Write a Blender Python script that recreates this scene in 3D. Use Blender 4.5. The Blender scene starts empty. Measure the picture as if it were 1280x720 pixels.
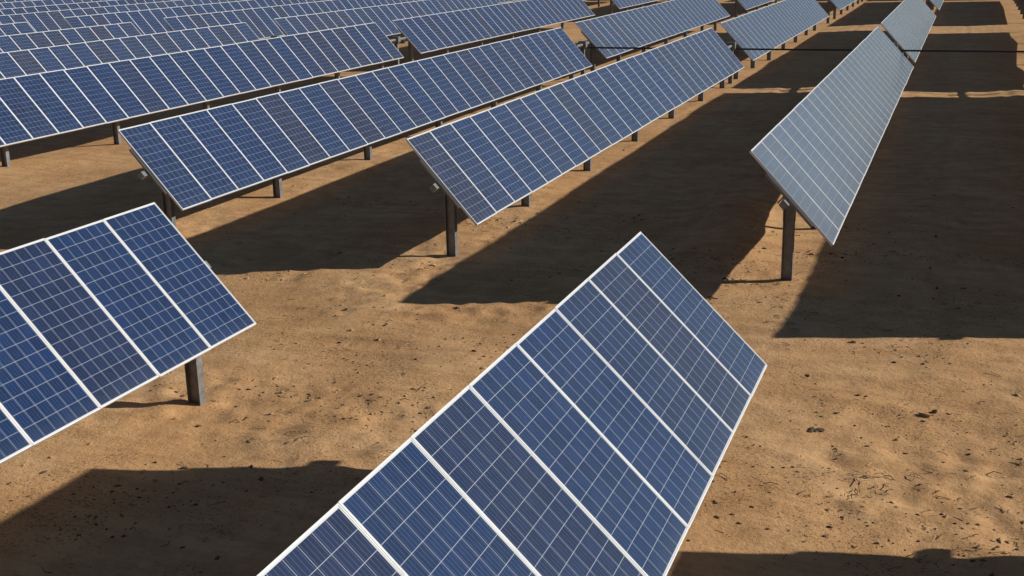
import bpy, math, numpy as np, random
from mathutils import Matrix, Vector
rng=np.random.default_rng(7); random.seed(7)
scene=bpy.context.scene
AZ,EL=0.4322,0.3791
# ---------------------------------------------------------------- node helpers
def new_mat(name):
    m=bpy.data.materials.new(name); m.use_nodes=True
    nt=m.node_tree; nt.nodes.clear()
    out=nt.nodes.new('ShaderNodeOutputMaterial'); b=nt.nodes.new('ShaderNodeBsdfPrincipled')
    nt.links.new(b.outputs[0],out.inputs[0]); return m,nt,b
def N(nt,t,**k):
    n=nt.nodes.new(t)
    for a,v in k.items(): setattr(n,a,v)
    return n
def M(nt,op,a,b=None,c=None):
    n=nt.nodes.new('ShaderNodeMath'); n.operation=op
    for i,v in enumerate((a,b,c)):
        if v is None: continue
        if isinstance(v,(int,float)): n.inputs[i].default_value=v
        else: nt.links.new(v,n.inputs[i])
    return n.outputs[0]
def mixc(nt,f,a,b,bt='MIX'):
    n=nt.nodes.new('ShaderNodeMix'); n.data_type='RGBA'; n.blend_type=bt
    for s,v in ((n.inputs[0],f),(n.inputs[6],a),(n.inputs[7],b)):
        if isinstance(v,(int,float)): s.default_value=v
        elif isinstance(v,tuple): s.default_value=(*v,1) if len(v)==3 else v
        else: nt.links.new(v,s)
    return n.outputs[2]
def noise(nt,vec,scale,detail=4,rough=.55,dist=0):
    n=nt.nodes.new('ShaderNodeTexNoise'); n.inputs['Scale'].default_value=scale
    n.inputs['Detail'].default_value=detail; n.inputs['Roughness'].default_value=rough
    n.inputs['Distortion'].default_value=dist
    nt.links.new(vec,n.inputs['Vector']); return n.outputs['Fac']
def ramp(nt,f,stops):
    n=nt.nodes.new('ShaderNodeValToRGB'); cr=n.color_ramp
    while len(cr.elements)<len(stops): cr.elements.new(.5)
    for e,(p,c) in zip(cr.elements,stops):
        e.position=p; e.color=(*c,1) if isinstance(c,tuple) else (c,c,c,1)
    nt.links.new(f,n.inputs[0]); return n.outputs[0]
# ---------------------------------------------------------------- materials
PW,PL=0.987,1.9675      # pitch, module length
FR=0.011; GAP=0.006
def glass_material():
    m,nt,b=new_mat('photovoltaic_glass')
    uv=N(nt,'ShaderNodeUVMap',uv_map='UVMap').outputs[0]
    sep=N(nt,'ShaderNodeSeparateXYZ'); nt.links.new(uv,sep.inputs[0]); U,V=sep.outputs[0],sep.outputs[1]
    gw=PW-GAP-2*FR; gl=PL-2*FR
    pu,pv=0.1560,0.1600; mu=(gw-6*pu)/2; mv=(gl-12*pv)/2
    cu=M(nt,'DIVIDE',M(nt,'SUBTRACT',U,mu),pu); cv=M(nt,'DIVIDE',M(nt,'SUBTRACT',V,mv),pv)
    fu=M(nt,'FRACT',cu); fv=M(nt,'FRACT',cv); iu=M(nt,'FLOOR',cu); iv=M(nt,'FLOOR',cv)
    du=M(nt,'MULTIPLY',M(nt,'SUBTRACT',.5,M(nt,'ABSOLUTE',M(nt,'SUBTRACT',fu,.5))),pu)
    dv=M(nt,'MULTIPLY',M(nt,'SUBTRACT',.5,M(nt,'ABSOLUTE',M(nt,'SUBTRACT',fv,.5))),pv)
    gline=M(nt,'LESS_THAN',M(nt,'MINIMUM',du,dv),.0018)
    inside=M(nt,'MULTIPLY',M(nt,'MULTIPLY',M(nt,'GREATER_THAN',cu,0),M(nt,'LESS_THAN',cu,6)),
                        M(nt,'MULTIPLY',M(nt,'GREATER_THAN',cv,0),M(nt,'LESS_THAN',cv,12)))
    # busbars: 4 per cell, running along the module's length
    fb=M(nt,'FRACT',M(nt,'ADD',M(nt,'MULTIPLY',fu,4),0)); bus=M(nt,'LESS_THAN',M(nt,'ABSOLUTE',M(nt,'SUBTRACT',fb,.5)),.024)
    att=N(nt,'ShaderNodeAttribute',attribute_name='mod').outputs['Fac']
    oi=N(nt,'ShaderNodeObjectInfo').outputs['Random']
    modr=M(nt,'ADD',att,M(nt,'MULTIPLY',oi,37.7))
    wn=N(nt,'ShaderNodeTexWhiteNoise',noise_dimensions='1D'); nt.links.new(modr,wn.inputs['W'])
    cmb=N(nt,'ShaderNodeCombineXYZ'); nt.links.new(iu,cmb.inputs[0]); nt.links.new(iv,cmb.inputs[1]); nt.links.new(modr,cmb.inputs[2])
    wc=N(nt,'ShaderNodeTexWhiteNoise',noise_dimensions='3D'); nt.links.new(cmb.outputs[0],wc.inputs['Vector'])
    col=ramp(nt,wn.outputs['Value'],[(0,(.006,.025,.094)),(.5,(.008,.026,.089)),(.8,(.011,.024,.076)),(1,(.015,.023,.064))])
    # polycrystalline flakes
    vo=N(nt,'ShaderNodeTexVoronoi'); vo.inputs['Scale'].default_value=70
    off=N(nt,'ShaderNodeVectorMath',operation='ADD'); nt.links.new(uv,off.inputs[0]); nt.links.new(cmb.outputs[0],off.inputs[1]); nt.links.new(off.outputs[0],vo.inputs['Vector'])
    sv=N(nt,'ShaderNodeSeparateColor'); nt.links.new(vo.outputs['Color'],sv.inputs[0])
    k=M(nt,'ADD',.72,M(nt,'ADD',M(nt,'MULTIPLY',wc.outputs['Value'],.32),M(nt,'MULTIPLY',sv.outputs[0],.30)))
    kc=N(nt,'ShaderNodeCombineColor'); [nt.links.new(k,kc.inputs[i]) for i in range(3)]
    col=mixc(nt,1.0,col,kc.outputs[0],'MULTIPLY')
    col=mixc(nt,M(nt,'MULTIPLY',bus,.36),col,(.40,.45,.52))
    col=mixc(nt,gline,col,(.42,.47,.55))
    col=mixc(nt,inside,(.62,.64,.66),col)
    # dust film, plus sky sheen painted in per table, strongest on the right-hand row
    geo=N(nt,'ShaderNodeNewGeometry').outputs['Position']
    dust_sheen=N(nt,'ShaderNodeAttribute',attribute_name='dust_sheen').outputs['Fac']
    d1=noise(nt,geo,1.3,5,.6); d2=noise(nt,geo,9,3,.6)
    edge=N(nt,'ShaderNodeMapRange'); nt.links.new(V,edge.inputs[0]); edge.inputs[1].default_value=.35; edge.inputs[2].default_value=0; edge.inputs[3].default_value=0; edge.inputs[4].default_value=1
    dust_and_sheen=M(nt,'ADD',M(nt,'MULTIPLY',M(nt,'MULTIPLY',d1,d2),.06),M(nt,'MULTIPLY',M(nt,'POWER',edge.outputs[0],3),.05))
    dust_and_sheen=M(nt,'ADD',dust_and_sheen,M(nt,'MULTIPLY',dust_sheen,M(nt,'ADD',.6,M(nt,'MULTIPLY',d1,.8))))  # per-table grey paints the grazing sky reflection into the colour
    col=mixc(nt,dust_and_sheen,col,(.37,.43,.47))
    nt.links.new(col,b.inputs['Base Color'])
    rr=M(nt,'ADD',.13,M(nt,'MULTIPLY',d1,.10)); nt.links.new(rr,b.inputs['Roughness'])
    b.inputs['IOR'].default_value=1.5
    b.inputs['Sheen Weight'].default_value=.32; b.inputs['Sheen Roughness'].default_value=.33
    b.inputs['Sheen Tint'].default_value=(.88,.96,1,1)
    return m
def metal_mat(name,c,rough,metal,var=.25,sc=6):
    m,nt,b=new_mat(name)
    g=N(nt,'ShaderNodeTexCoord').outputs['Object']
    f=noise(nt,g,sc,5,.65); 
    c0=tuple(x*(1-var) for x in c); c1=tuple(min(1,x*(1+var)) for x in c)
    nt.links.new(ramp(nt,f,[(.3,c0),(.7,c1)]),b.inputs['Base Color'])
    b.inputs['Metallic'].default_value=metal
    nt.links.new(M(nt,'ADD',rough-.1,M(nt,'MULTIPLY',f,.2)),b.inputs['Roughness']); return m
MG=glass_material()
MF=metal_mat('anodised_aluminium_frame',(.76,.77,.78),.42,.25,.07,3)
MB=metal_mat('white_backsheet',(.60,.61,.62),.6,0,.05)
MS=metal_mat('galvanised_steel',(.20,.20,.205),.5,.45,.30,9)
MT=metal_mat('galvanised_tube',(.22,.22,.22),.5,.55,.2,4)
MK=metal_mat('black_cable',(.03,.03,.03),.5,0,.1)
MATS=[MG,MF,MB,MS,MT,MK]
# ---------------------------------------------------------------- mesh builder
class MB_:
    def __init__(s): s.v=[];s.f=[];s.m=[];s.uv=[];s.mod=[]
    def quad(s,P,mat,uv=None,mod=0.):
        i=len(s.v); s.v+=P; s.f.append(tuple(range(i,i+len(P)))); s.m.append(mat)
        s.uv.append(uv or [(0,0)]*len(P)); s.mod.append(mod)
    def box(s,T,a0,a1,b0,b1,c0,c1,mat):
        P=[T(a,b,c) for c in (c0,c1) for b in (b0,b1) for a in (a0,a1)]
        i=len(s.v); s.v+=P
        for q in ((0,2,3,1),(4,5,7,6),(0,1,5,4),(2,6,7,3),(0,4,6,2),(1,3,7,5)):
            s.f.append(tuple(i+k for k in q)); s.m.append(mat); s.uv.append([(0,0)]*4); s.mod.append(0)
    def tube(s,p0,p1,r,mat,n=10):
        p0=Vector(p0);p1=Vector(p1);d=(p1-p0).normalized(); a=d.orthogonal().normalized(); b=d.cross(a)
        i=len(s.v)
        for p in (p0,p1):
            for k in range(n):
                t=2*math.pi*k/n; s.v.append(tuple(p+a*math.cos(t)*r+b*math.sin(t)*r))
        fs=[(i+k,i+(k+1)%n,i+n+(k+1)%n,i+n+k) for k in range(n)]+[tuple(i+k for k in reversed(range(n))),tuple(i+n+k for k in range(n))]
        for f in fs: s.f.append(f); s.m.append(mat); s.uv.append([(0,0)]*len(f)); s.mod.append(0)
    def mesh(s,name,dust_sheen=0.):
        me=bpy.data.meshes.new(name); me.from_pydata([tuple(p) for p in s.v],[],s.f)
        for m in MATS: me.materials.append(m)
        me.polygons.foreach_set('material_index',s.m)
        ul=me.uv_layers.new(name='UVMap'); ul.data.foreach_set('uv',np.array([c for f in s.uv for c in f],dtype=np.float32).ravel())
        at=me.attributes.new('mod','FLOAT','FACE'); at.data.foreach_set('value',np.array(s.mod,dtype=np.float32))
        at=me.attributes.new('dust_sheen','FLOAT','FACE'); at.data.foreach_set('value',np.full(len(s.f),dust_sheen,dtype=np.float32))
        me.update(); return me
POSTS=[.6,4.7,9.3,14,18.6,23.2,27.2]
def table_mesh(name,h,t,n=28,length=27.8,simple=False,posts=POSTS,ext0=.16,ext1=.16,dust_sheen=0.):
    B=MB_(); ct,st=math.cos(t),math.sin(t); pw=length/n
    def T(s,y,nn): return (-s*ct+nn*st, y, h+s*st+nn*ct)
    def W(x,y,z): return (x,y,z)
    L2=PL/2
    for i in range(n):
        jt=random.gauss(0,.0005); jn=random.gauss(0,.0004); js=random.gauss(0,.003)
        def Tj(s,y,nn,jn=jn,jt=jt,js=js): return T(s+js,y,nn+jn+jt*s)
        y0=i*pw+GAP/2; y1=(i+1)*pw-GAP/2
        B.box(Tj,-L2,L2,y0,y0+FR,-.040,0,1); B.box(Tj,-L2,L2,y1-FR,y1,-.040,0,1)
        B.box(Tj,-L2,-L2+FR,y0+FR,y1-FR,-.040,0,1); B.box(Tj,L2-FR,L2,y0+FR,y1-FR,-.040,0,1)
        s0,s1=-L2+FR,L2-FR; a,b=y0+FR,y1-FR
        B.quad([Tj(s0,a,-.003),Tj(s0,b,-.003),Tj(s1,b,-.003),Tj(s1,a,-.003)],0,[(0,0),(b-a,0),(b-a,s1-s0),(0,s1-s0)],i+random.random())
        B.quad([Tj(s0,a,-.009),Tj(s1,a,-.009),Tj(s1,b,-.009),Tj(s0,b,-.009)],2)
        if not simple: # junction box
            B.box(Tj,.62,.72,(a+b)/2-.06,(a+b)/2+.06,-.030,-.0095,5)
    for i in range(n+1):
        y=i*pw
        B.box(T,-.55,.55,y-.03,y+.03,-.085,-.042,4)
    tc=-.145
    B.box(T,-.055,.055,-ext0,length+ext1,tc-.055,tc+.055,4)
    x0=tc*st; z0=h+tc*ct
    for py in posts:
        zt=z0-.10; w,d=.085,.06
        for sx in (-1,1): B.box(W,x0+sx*w-.005,x0+sx*w+.005,py-d,py+d,-.3,zt,3)
        B.box(W,x0-w+.006,x0+w-.006,py-.004,py+.004,-.3,zt-.003,3)
        # bearing housing
        B.box(W,x0-.10,x0+.10,py-.045,py+.045,zt+.002,zt+.022,4)
        for sx in (-1,1): B.box(W,x0+sx*.095-.006,x0+sx*.095+.006,py-.04,py+.04,zt+.024,z0+.03,4)
        if not simple: 
            B.box(W,x0-w-.012,x0-w-.0065,py-d*.8,py+d*.8,zt-.32,zt+.015,4)
            B.box(W,x0+w+.0065,x0+w+.012,py-d*.8,py+d*.8,zt-.32,zt+.015,4)
    # cable bundle slung under the tube
    if not simple:
        prev=None
        m=int(length/.6)
        for k in range(m+1):
            y=length*k/m; sag=.05*abs(math.sin(k*1.57+.4))+random.random()*.02
            p=T(.10,y,tc-.06); p=(p[0],p[1],p[2]-sag)
            if prev: B.tube(prev,p,.012,5,5)
            prev=p
    return B.mesh(name,dust_sheen)
coll=scene.collection
def put(me,x,y,name='solar_panel_array'):
    o=bpy.data.objects.new(name,me); o.location=(x,y,0); coll.objects.link(o); return o
near={'4':(.05,1.556,.824,0.05,28.0),'3':(-6.058,1.47,.848,.35,28.0),'2':(-11.955,1.486,.855,.05,27.6),'1':(-20.9,1.55,.85,1.4,29.3),
'3b':(-6.03,1.537,.828,29.76,57.6),'2b':(-11.99,1.56,.814,29.72,57.6),'1b':(-21.15,1.50,.818,31.6,59.4),
'F':(0,1.805,.778,-34.3,-6.66),'L':(-6.17,1.786,.834,-34.4,-6.763),'5':(6.0,1.55,.837,.05,27.95),'4b':(.03,1.55,.83,29.75,57.6)}
DUST_SHEEN={'4':.26,'4b':.32,'3b':.10,'2b':.06,'F':.02,'3':.025,'2':.008}  # right-hand row set high: its grazing sky reflection, painted as a grey film
for k,(x,h,t,y0,y1) in near.items():
    L=y1-y0; P=POSTS
    if k in 'FL': P=[L-p for p in [.3,5.1,10,14.6,19.2,23.8,27.2] if L-p>0]
    put(table_mesh('tracker_'+k,h,t,28,L,False,P,dust_sheen=DUST_SHEEN.get(k,0)),x,y0)
far=[table_mesh('tracker_far%d'%i,1.53+.03*i,.82+.015*i,28,27.8,True,dust_sheen=(.01,.03,.02)[i]) for i in range(3)]
def addfar(x,y):
    put(far[rng.integers(3)],x+rng.normal()*.04,y+rng.normal()*.08)
XL=[-27.2-6.05*i for i in range(19)]
for x in (12,18): addfar(x,.05)
for x in (6,12,18,-12.2): addfar(x,-34.6)
for x in XL[:7]: addfar(x,1.4)
for b,ys in enumerate([29.8,63.6,93.4,127,157]):
    for x in [0,6,12,18,24,30,36,-6,-12]+[-21.1]+XL:
        if b==0 and x in (0,-6,-12,-21.1): continue
        if x>6+b*6+6: continue
        y=ys+(1.8 if x<-15 else 0)
        if x < -(y+28+25)*1.0-6: continue
        addfar(x,y)
# ---------------------------------------------------------------- drive shafts (in the gaps between tables)
def shaft(y,x0,x1,xs,h=1.55):
    B=MB_(); W=lambda a,b,c:(a,b,c)
    z=1.33
    B.tube((x0,y,z),(x1,y,z),.035,5,10)
    for x in xs:
        xx=x-.1
        B.box(W,xx-.16,xx+.16,y-.11,y+.11,z-.02,z+.26,4)
        B.tube((xx,y-.9,h-.1),(xx,y+.9,h-.1),.06,4,10)
        B.box(W,xx-.075,xx-.065,y-.06,y+.06,-.3,z-.022,3);B.box(W,xx+.065,xx+.075,y-.06,y+.06,-.3,z-.022,3)
        B.box(W,xx-.064,xx+.064,y-.004,y+.004,-.3,z-.024,3)
    o=bpy.data.objects.new('drive_shaft',B.mesh('drive_shaft')); coll.objects.link(o)
shaft(28.9,-12.2,36.3,[-12,-6,0,6,12,18,24,30,36])
shaft(30.6,-140,-20.8,[-21.1]+XL)
# ---------------------------------------------------------------- ground
def axis(lo,hi,step,far_lo,far_hi):
    a=list(np.arange(lo,hi,step)); s=step
    x=a[-1]
    while x<far_hi: s*=1.16; x+=s; a.append(x)
    s=step; x=a[0]; pre=[]
    while x>far_lo: s*=1.16; x-=s; pre.append(x)
    return np.array(pre[::-1]+a)
X=axis(-14,9,.055,-3000,3000); Y=axis(-12,9,.055,-400,4000)
GX,GY=np.meshgrid(X,Y,indexing='xy')
def vnoise(x,y,sc,seed):
    r=np.random.default_rng(seed); G=r.random((256,256))
    a=x/sc+1000.3; b=y/sc+1000.7; i=np.floor(a).astype(int); j=np.floor(b).astype(int)
    u=a-i; v=b-j; u=u*u*(3-2*u); v=v*v*(3-2*v)
    g=lambda p,q:G[p%256,q%256]
    return (g(i,j)*(1-u)+g(i+1,j)*u)*(1-v)+(g(i,j+1)*(1-u)+g(i+1,j+1)*u)*v-.5
def ground_z(x,y):
    xr=x*.8+y*.6; yr=-x*.6+y*.8
    z=.24*vnoise(xr,yr,4.1,1)+.09*vnoise(x,y,1.7,2)+.035*vnoise(xr,yr,.75,3)
    rough=np.clip(.5+2.6*vnoise(x,y,2.6,12),.12,2)
    z+=rough*(.034*vnoise(x,y,.36,4)+.026*vnoise(xr,yr,.2,5))
    # low windrow of soil left beside the row on the right
    z+=.22*np.exp(-((x+1.6-.3*np.sin(y*.8))/.8)**2)*np.exp(-((y-4.5)/3.2)**2)
    def rut(c,amp,w):
        g=np.exp(-(c/w)**2)
        return -amp*g+amp*.5*np.exp(-((np.abs(c)-w*1.7)/(w*.6))**2)
    for y0,ph in ((-2.2,0),(-4.0,0.05),(-3.1,1.7),(-5.0,1.75)):
        c=y-y0-.25*np.sin(x*.16+ph)-.1*np.sin(x*.41+ph)
        wgt=np.clip(1.9*(vnoise(x,y,2.2,9)+.22),0,1.2)
        z+=rut(c,.016,.17)*wgt
        z+=.0035*np.exp(-(c/.13)**4)*np.sin((x+.5*np.abs(c))*2*math.pi/.23)*wgt   # tread bars
    for x0 in (-4.0,-2.2,-9.8,-8.1,2.3,4.0):
        z+=rut(x-x0-.15*np.sin(y*.2+x0),.016,.15)*(y>-1.5)
    fade=np.clip(1.6-np.maximum(np.abs(x+2)/60,np.abs(y-6)/60),0,1)
    return z*fade
Z=ground_z(GX,GY)
nx,ny=len(X),len(Y)
V=np.stack([GX,GY,Z],-1).reshape(-1,3).astype(np.float32)
ii,jj=np.meshgrid(np.arange(nx-1),np.arange(ny-1),indexing='xy'); k=(jj*nx+ii).ravel()
F=np.stack([k,k+1,k+nx+1,k+nx],-1).astype(np.int32)
me=bpy.data.meshes.new('ground'); me.vertices.add(len(V)); me.vertices.foreach_set('co',V.ravel())
me.loops.add(F.size); me.loops.foreach_set('vertex_index',F.ravel())
me.polygons.add(len(F)); me.polygons.foreach_set('loop_start',np.arange(0,F.size,4,dtype=np.int32)); me.polygons.foreach_set('loop_total',np.full(len(F),4,dtype=np.int32))
me.polygons.foreach_set('use_smooth',np.ones(len(F),dtype=bool))
me.update(calc_edges=True); me.validate()
go=bpy.data.objects.new('ground',me); coll.objects.link(go)
m,nt,b=new_mat('desert_soil')
pos=N(nt,'ShaderNodeNewGeometry').outputs['Position']
n1=noise(nt,pos,.35,6,.6,.3); n2=noise(nt,pos,2.2,8,.65); n3=noise(nt,pos,16,6,.7); n4=noise(nt,pos,70,4,.7)
mp=N(nt,'ShaderNodeMapping'); mp.inputs['Rotation'].default_value=(0,0,.12); mp.inputs['Scale'].default_value=(.35,2.4,1); nt.links.new(pos,mp.inputs[0])
n5=noise(nt,mp.outputs[0],1.5,7,.65,.6)
base=ramp(nt,n1,[(.30,(.58,.320,.140)),(.5,(.69,.410,.195)),(.72,(.73,.475,.255))])
base=mixc(nt,ramp(nt,n5,[(.46,0.),(.70,.6)]),base,(.44,.235,.10))
base=mixc(nt,ramp(nt,n2,[(.42,0.),(.66,.5)]),base,(.43,.23,.10))
base=mixc(nt,ramp(nt,n3,[(.52,0.),(.76,.5)]),base,(.28,.155,.07))
base=mixc(nt,ramp(nt,n4,[(.55,0.),(.80,.5)]),base,(.76,.53,.33))
# dark organic crumbs
cl=M(nt,'MULTIPLY',ramp(nt,noise(nt,pos,.55,4,.6),[(.45,0.),(.57,1.)]),ramp(nt,noise(nt,pos,30,3,.6),[(.585,0.),(.63,1.)]))
base=mixc(nt,M(nt,'MULTIPLY',cl,.8),base,(.09,.055,.035))
nt.links.new(base,b.inputs['Base Color']); b.inputs['Roughness'].default_value=.95; b.inputs['Specular IOR Level'].default_value=.15
bm=N(nt,'ShaderNodeBump'); bm.inputs['Strength'].default_value=.85; bm.inputs['Distance'].default_value=.035
hh=M(nt,'ADD',M(nt,'ADD',M(nt,'MULTIPLY',n2,.8),M(nt,'MULTIPLY',n3,.55)),M(nt,'MULTIPLY',n4,.22))
nt.links.new(hh,bm.inputs['Height']); nt.links.new(bm.outputs[0],b.inputs['Normal'])
go.data.materials.append(m)
# ---------------------------------------------------------------- clods and dry debris
def gz(x,y): return float(ground_z(np.array([x]),np.array([y]))[0])
ico=[]; ph=(1+5**.5)/2
for a,b2 in ((1,ph),(-1,ph),(1,-ph),(-1,-ph)): ico+=[(0,a,b2),(a,b2,0),(b2,0,a)]
ico=np.array(ico)/math.hypot(1,ph)
from itertools import combinations
dmin=1.0515
tri=[t for t in combinations(range(12),3) if all(abs(np.linalg.norm(ico[t[i]]-ico[t[j]])-dmin)<.02 for i,j in ((0,1),(1,2),(0,2)))]
tri=[t if np.dot(np.cross(ico[t[1]]-ico[t[0]],ico[t[2]]-ico[t[0]]),ico[t[0]])>0 else (t[0],t[2],t[1]) for t in tri]
def scatter(pts,name,mat):
    P=np.array(pts); zz=ground_z(P[:,0],P[:,1]); vs=[];fs=[]
    for (x,y,r,fl),z in zip(pts,zz):
        p=ico*(1+rng.normal(0,.22,(12,1)))*np.array([r*rng.uniform(.7,1.9),r*rng.uniform(.6,1.2),r*fl])
        a=rng.uniform(0,6.28); c,s=math.cos(a),math.sin(a)
        p=np.stack([p[:,0]*c-p[:,1]*s+x,p[:,0]*s+p[:,1]*c+y,p[:,2]+z+r*fl*.25],-1)
        o=len(vs); vs+=p.tolist(); fs+=[(o+t[0],o+t[1],o+t[2]) for t in tri]
    me=bpy.data.meshes.new(name); me.from_pydata(vs,[],fs); me.materials.append(mat)
    o=bpy.data.objects.new(name,me); coll.objects.link(o)
cent=[(rng.uniform(-10,9),rng.uniform(-12,6),rng.uniform(.2,.9)) for _ in range(60)]
def gen_clod(f=.6,mean=.006,mx=.04):
    if rng.random()<f:
        c=cent[rng.integers(len(cent))]; x=c[0]+rng.normal()*c[2]*1.3; y=c[1]+rng.normal()*c[2]*.6
    else: x,y=rng.uniform(-13,10),rng.uniform(-12,16)
    return x,y,min(mx,.006+rng.exponential(mean)),rng.uniform(.4,.8)
def soil_variant(name,c):
    m,nt,b=new_mat(name); g=N(nt,'ShaderNodeNewGeometry').outputs['Position']
    f=noise(nt,g,12,4,.6); nt.links.new(ramp(nt,f,[(.3,tuple(x*.6 for x in c)),(.7,tuple(x*1.3 for x in c))]),b.inputs['Base Color']); b.inputs['Roughness'].default_value=.95; return m
scatter([gen_clod() for _ in range(5500)],'dirt_clods',soil_variant('clod_soil',(.45,.27,.135)))
dk=[gen_clod(.75,.007,.038) for _ in range(1400)]
dk+=[(1.12+rng.normal()*.06,-5.54+rng.normal()*.03,rng.uniform(.02,.04),.5) for _ in range(9)]
dk+=[(-4.2+rng.normal()*1.1,-6.6+rng.normal()*.4,rng.uniform(.006,.024),.4) for _ in range(80)]
dk+=[(-5.2+rng.normal()*.7,-9.9+rng.normal()*.4,rng.uniform(.008,.025),.5) for _ in range(50)]
dk+=[(rng.uniform(.3,4.5),rng.uniform(-8.8,-4.5),rng.uniform(.006,.02),.5) for _ in range(150)]
scatter(dk,'dark_soil_crumbs',soil_variant('damp_crumb',(.11,.07,.042)))
# dry stalks
B=MB_()
c2=[(rng.uniform(-9,8),rng.uniform(-12,4),rng.uniform(.15,.7)) for _ in range(60)]+[(1.77,-6.74,.18),(-5.2,-9.9,.4),(2.9,-8.2,.5)]*2
for i in range(1300):
    if i%5: c=c2[rng.integers(len(c2))]; x,y=c[0]+rng.normal()*c[2],c[1]+rng.normal()*c[2]
    else: x,y=rng.uniform(-12,10),rng.uniform(-12,10)
    z=gz(x,y)+.006; a=rng.uniform(0,6.28); l=rng.uniform(.03,.17); r=rng.uniform(.0015,.005)
    q=(x,y,z)
    for s in range(2):
        a+=rng.normal()*.5; e=(q[0]+math.cos(a)*l*.5,q[1]+math.sin(a)*l*.5,z+rng.uniform(0,.03)); B.tube(q,e,r,int(i%3==0),4); q=e
MATS_old=MATS; MATS=[soil_variant('dry_stalk',(.20,.13,.075)),soil_variant('pale_stalk',(.60,.47,.29))]
o=bpy.data.objects.new('dry_grass_debris',B.mesh('dry_grass_debris')); coll.objects.link(o)
MATS=MATS_old
# ---------------------------------------------------------------- light
w=bpy.data.worlds.new('World'); scene.world=w; w.use_nodes=True; nt=w.node_tree; nt.nodes.clear()
sky=nt.nodes.new('ShaderNodeTexSky'); sky.sky_type='NISHITA'; sky.sun_disc=False
sky.sun_elevation=EL; sky.sun_rotation=math.pi/2-AZ; sky.air_density=.75; sky.dust_density=.3; sky.ozone_density=1.5
bg=nt.nodes.new('ShaderNodeBackground'); bg.inputs[1].default_value=.05
ow=nt.nodes.new('ShaderNodeOutputWorld'); nt.links.new(sky.outputs[0],bg.inputs[0]); nt.links.new(bg.outputs[0],ow.inputs[0])
sl=bpy.data.lights.new('sun','SUN'); sl.energy=5; sl.angle=math.radians(.5); sl.color=(1,.94,.84)
so=bpy.data.objects.new('sun',sl); coll.objects.link(so)
sd=Vector((math.cos(AZ)*math.cos(EL),math.sin(AZ)*math.cos(EL),math.sin(EL)))
so.rotation_euler=sd.to_track_quat('Z','Y').to_euler(); so.location=(20,10,15)
# ---------------------------------------------------------------- camera
ps,th,ro=.3551,.2766,-.0215
fw=Vector((-math.sin(ps)*math.cos(th),math.cos(ps)*math.cos(th),-math.sin(th))); r=Vector((math.cos(ps),math.sin(ps),0)); u=r.cross(fw)
r2=r*math.cos(ro)+u*math.sin(ro); u2=u*math.cos(ro)-r*math.sin(ro)
cd=bpy.data.cameras.new('camera'); co=bpy.data.objects.new('camera',cd); coll.objects.link(co)
mw=Matrix((r2,u2,-fw)).transposed().to_4x4(); mw.translation=(2.4365,-19.1281,5.5184); co.matrix_world=mw
cd.sensor_width=36; cd.lens=1525.9/1280*36; cd.clip_end=6000; cd.clip_start=.1
scene.camera=co
scene.view_settings.view_transform='Standard'; scene.view_settings.look='None'; scene.view_settings.exposure=0
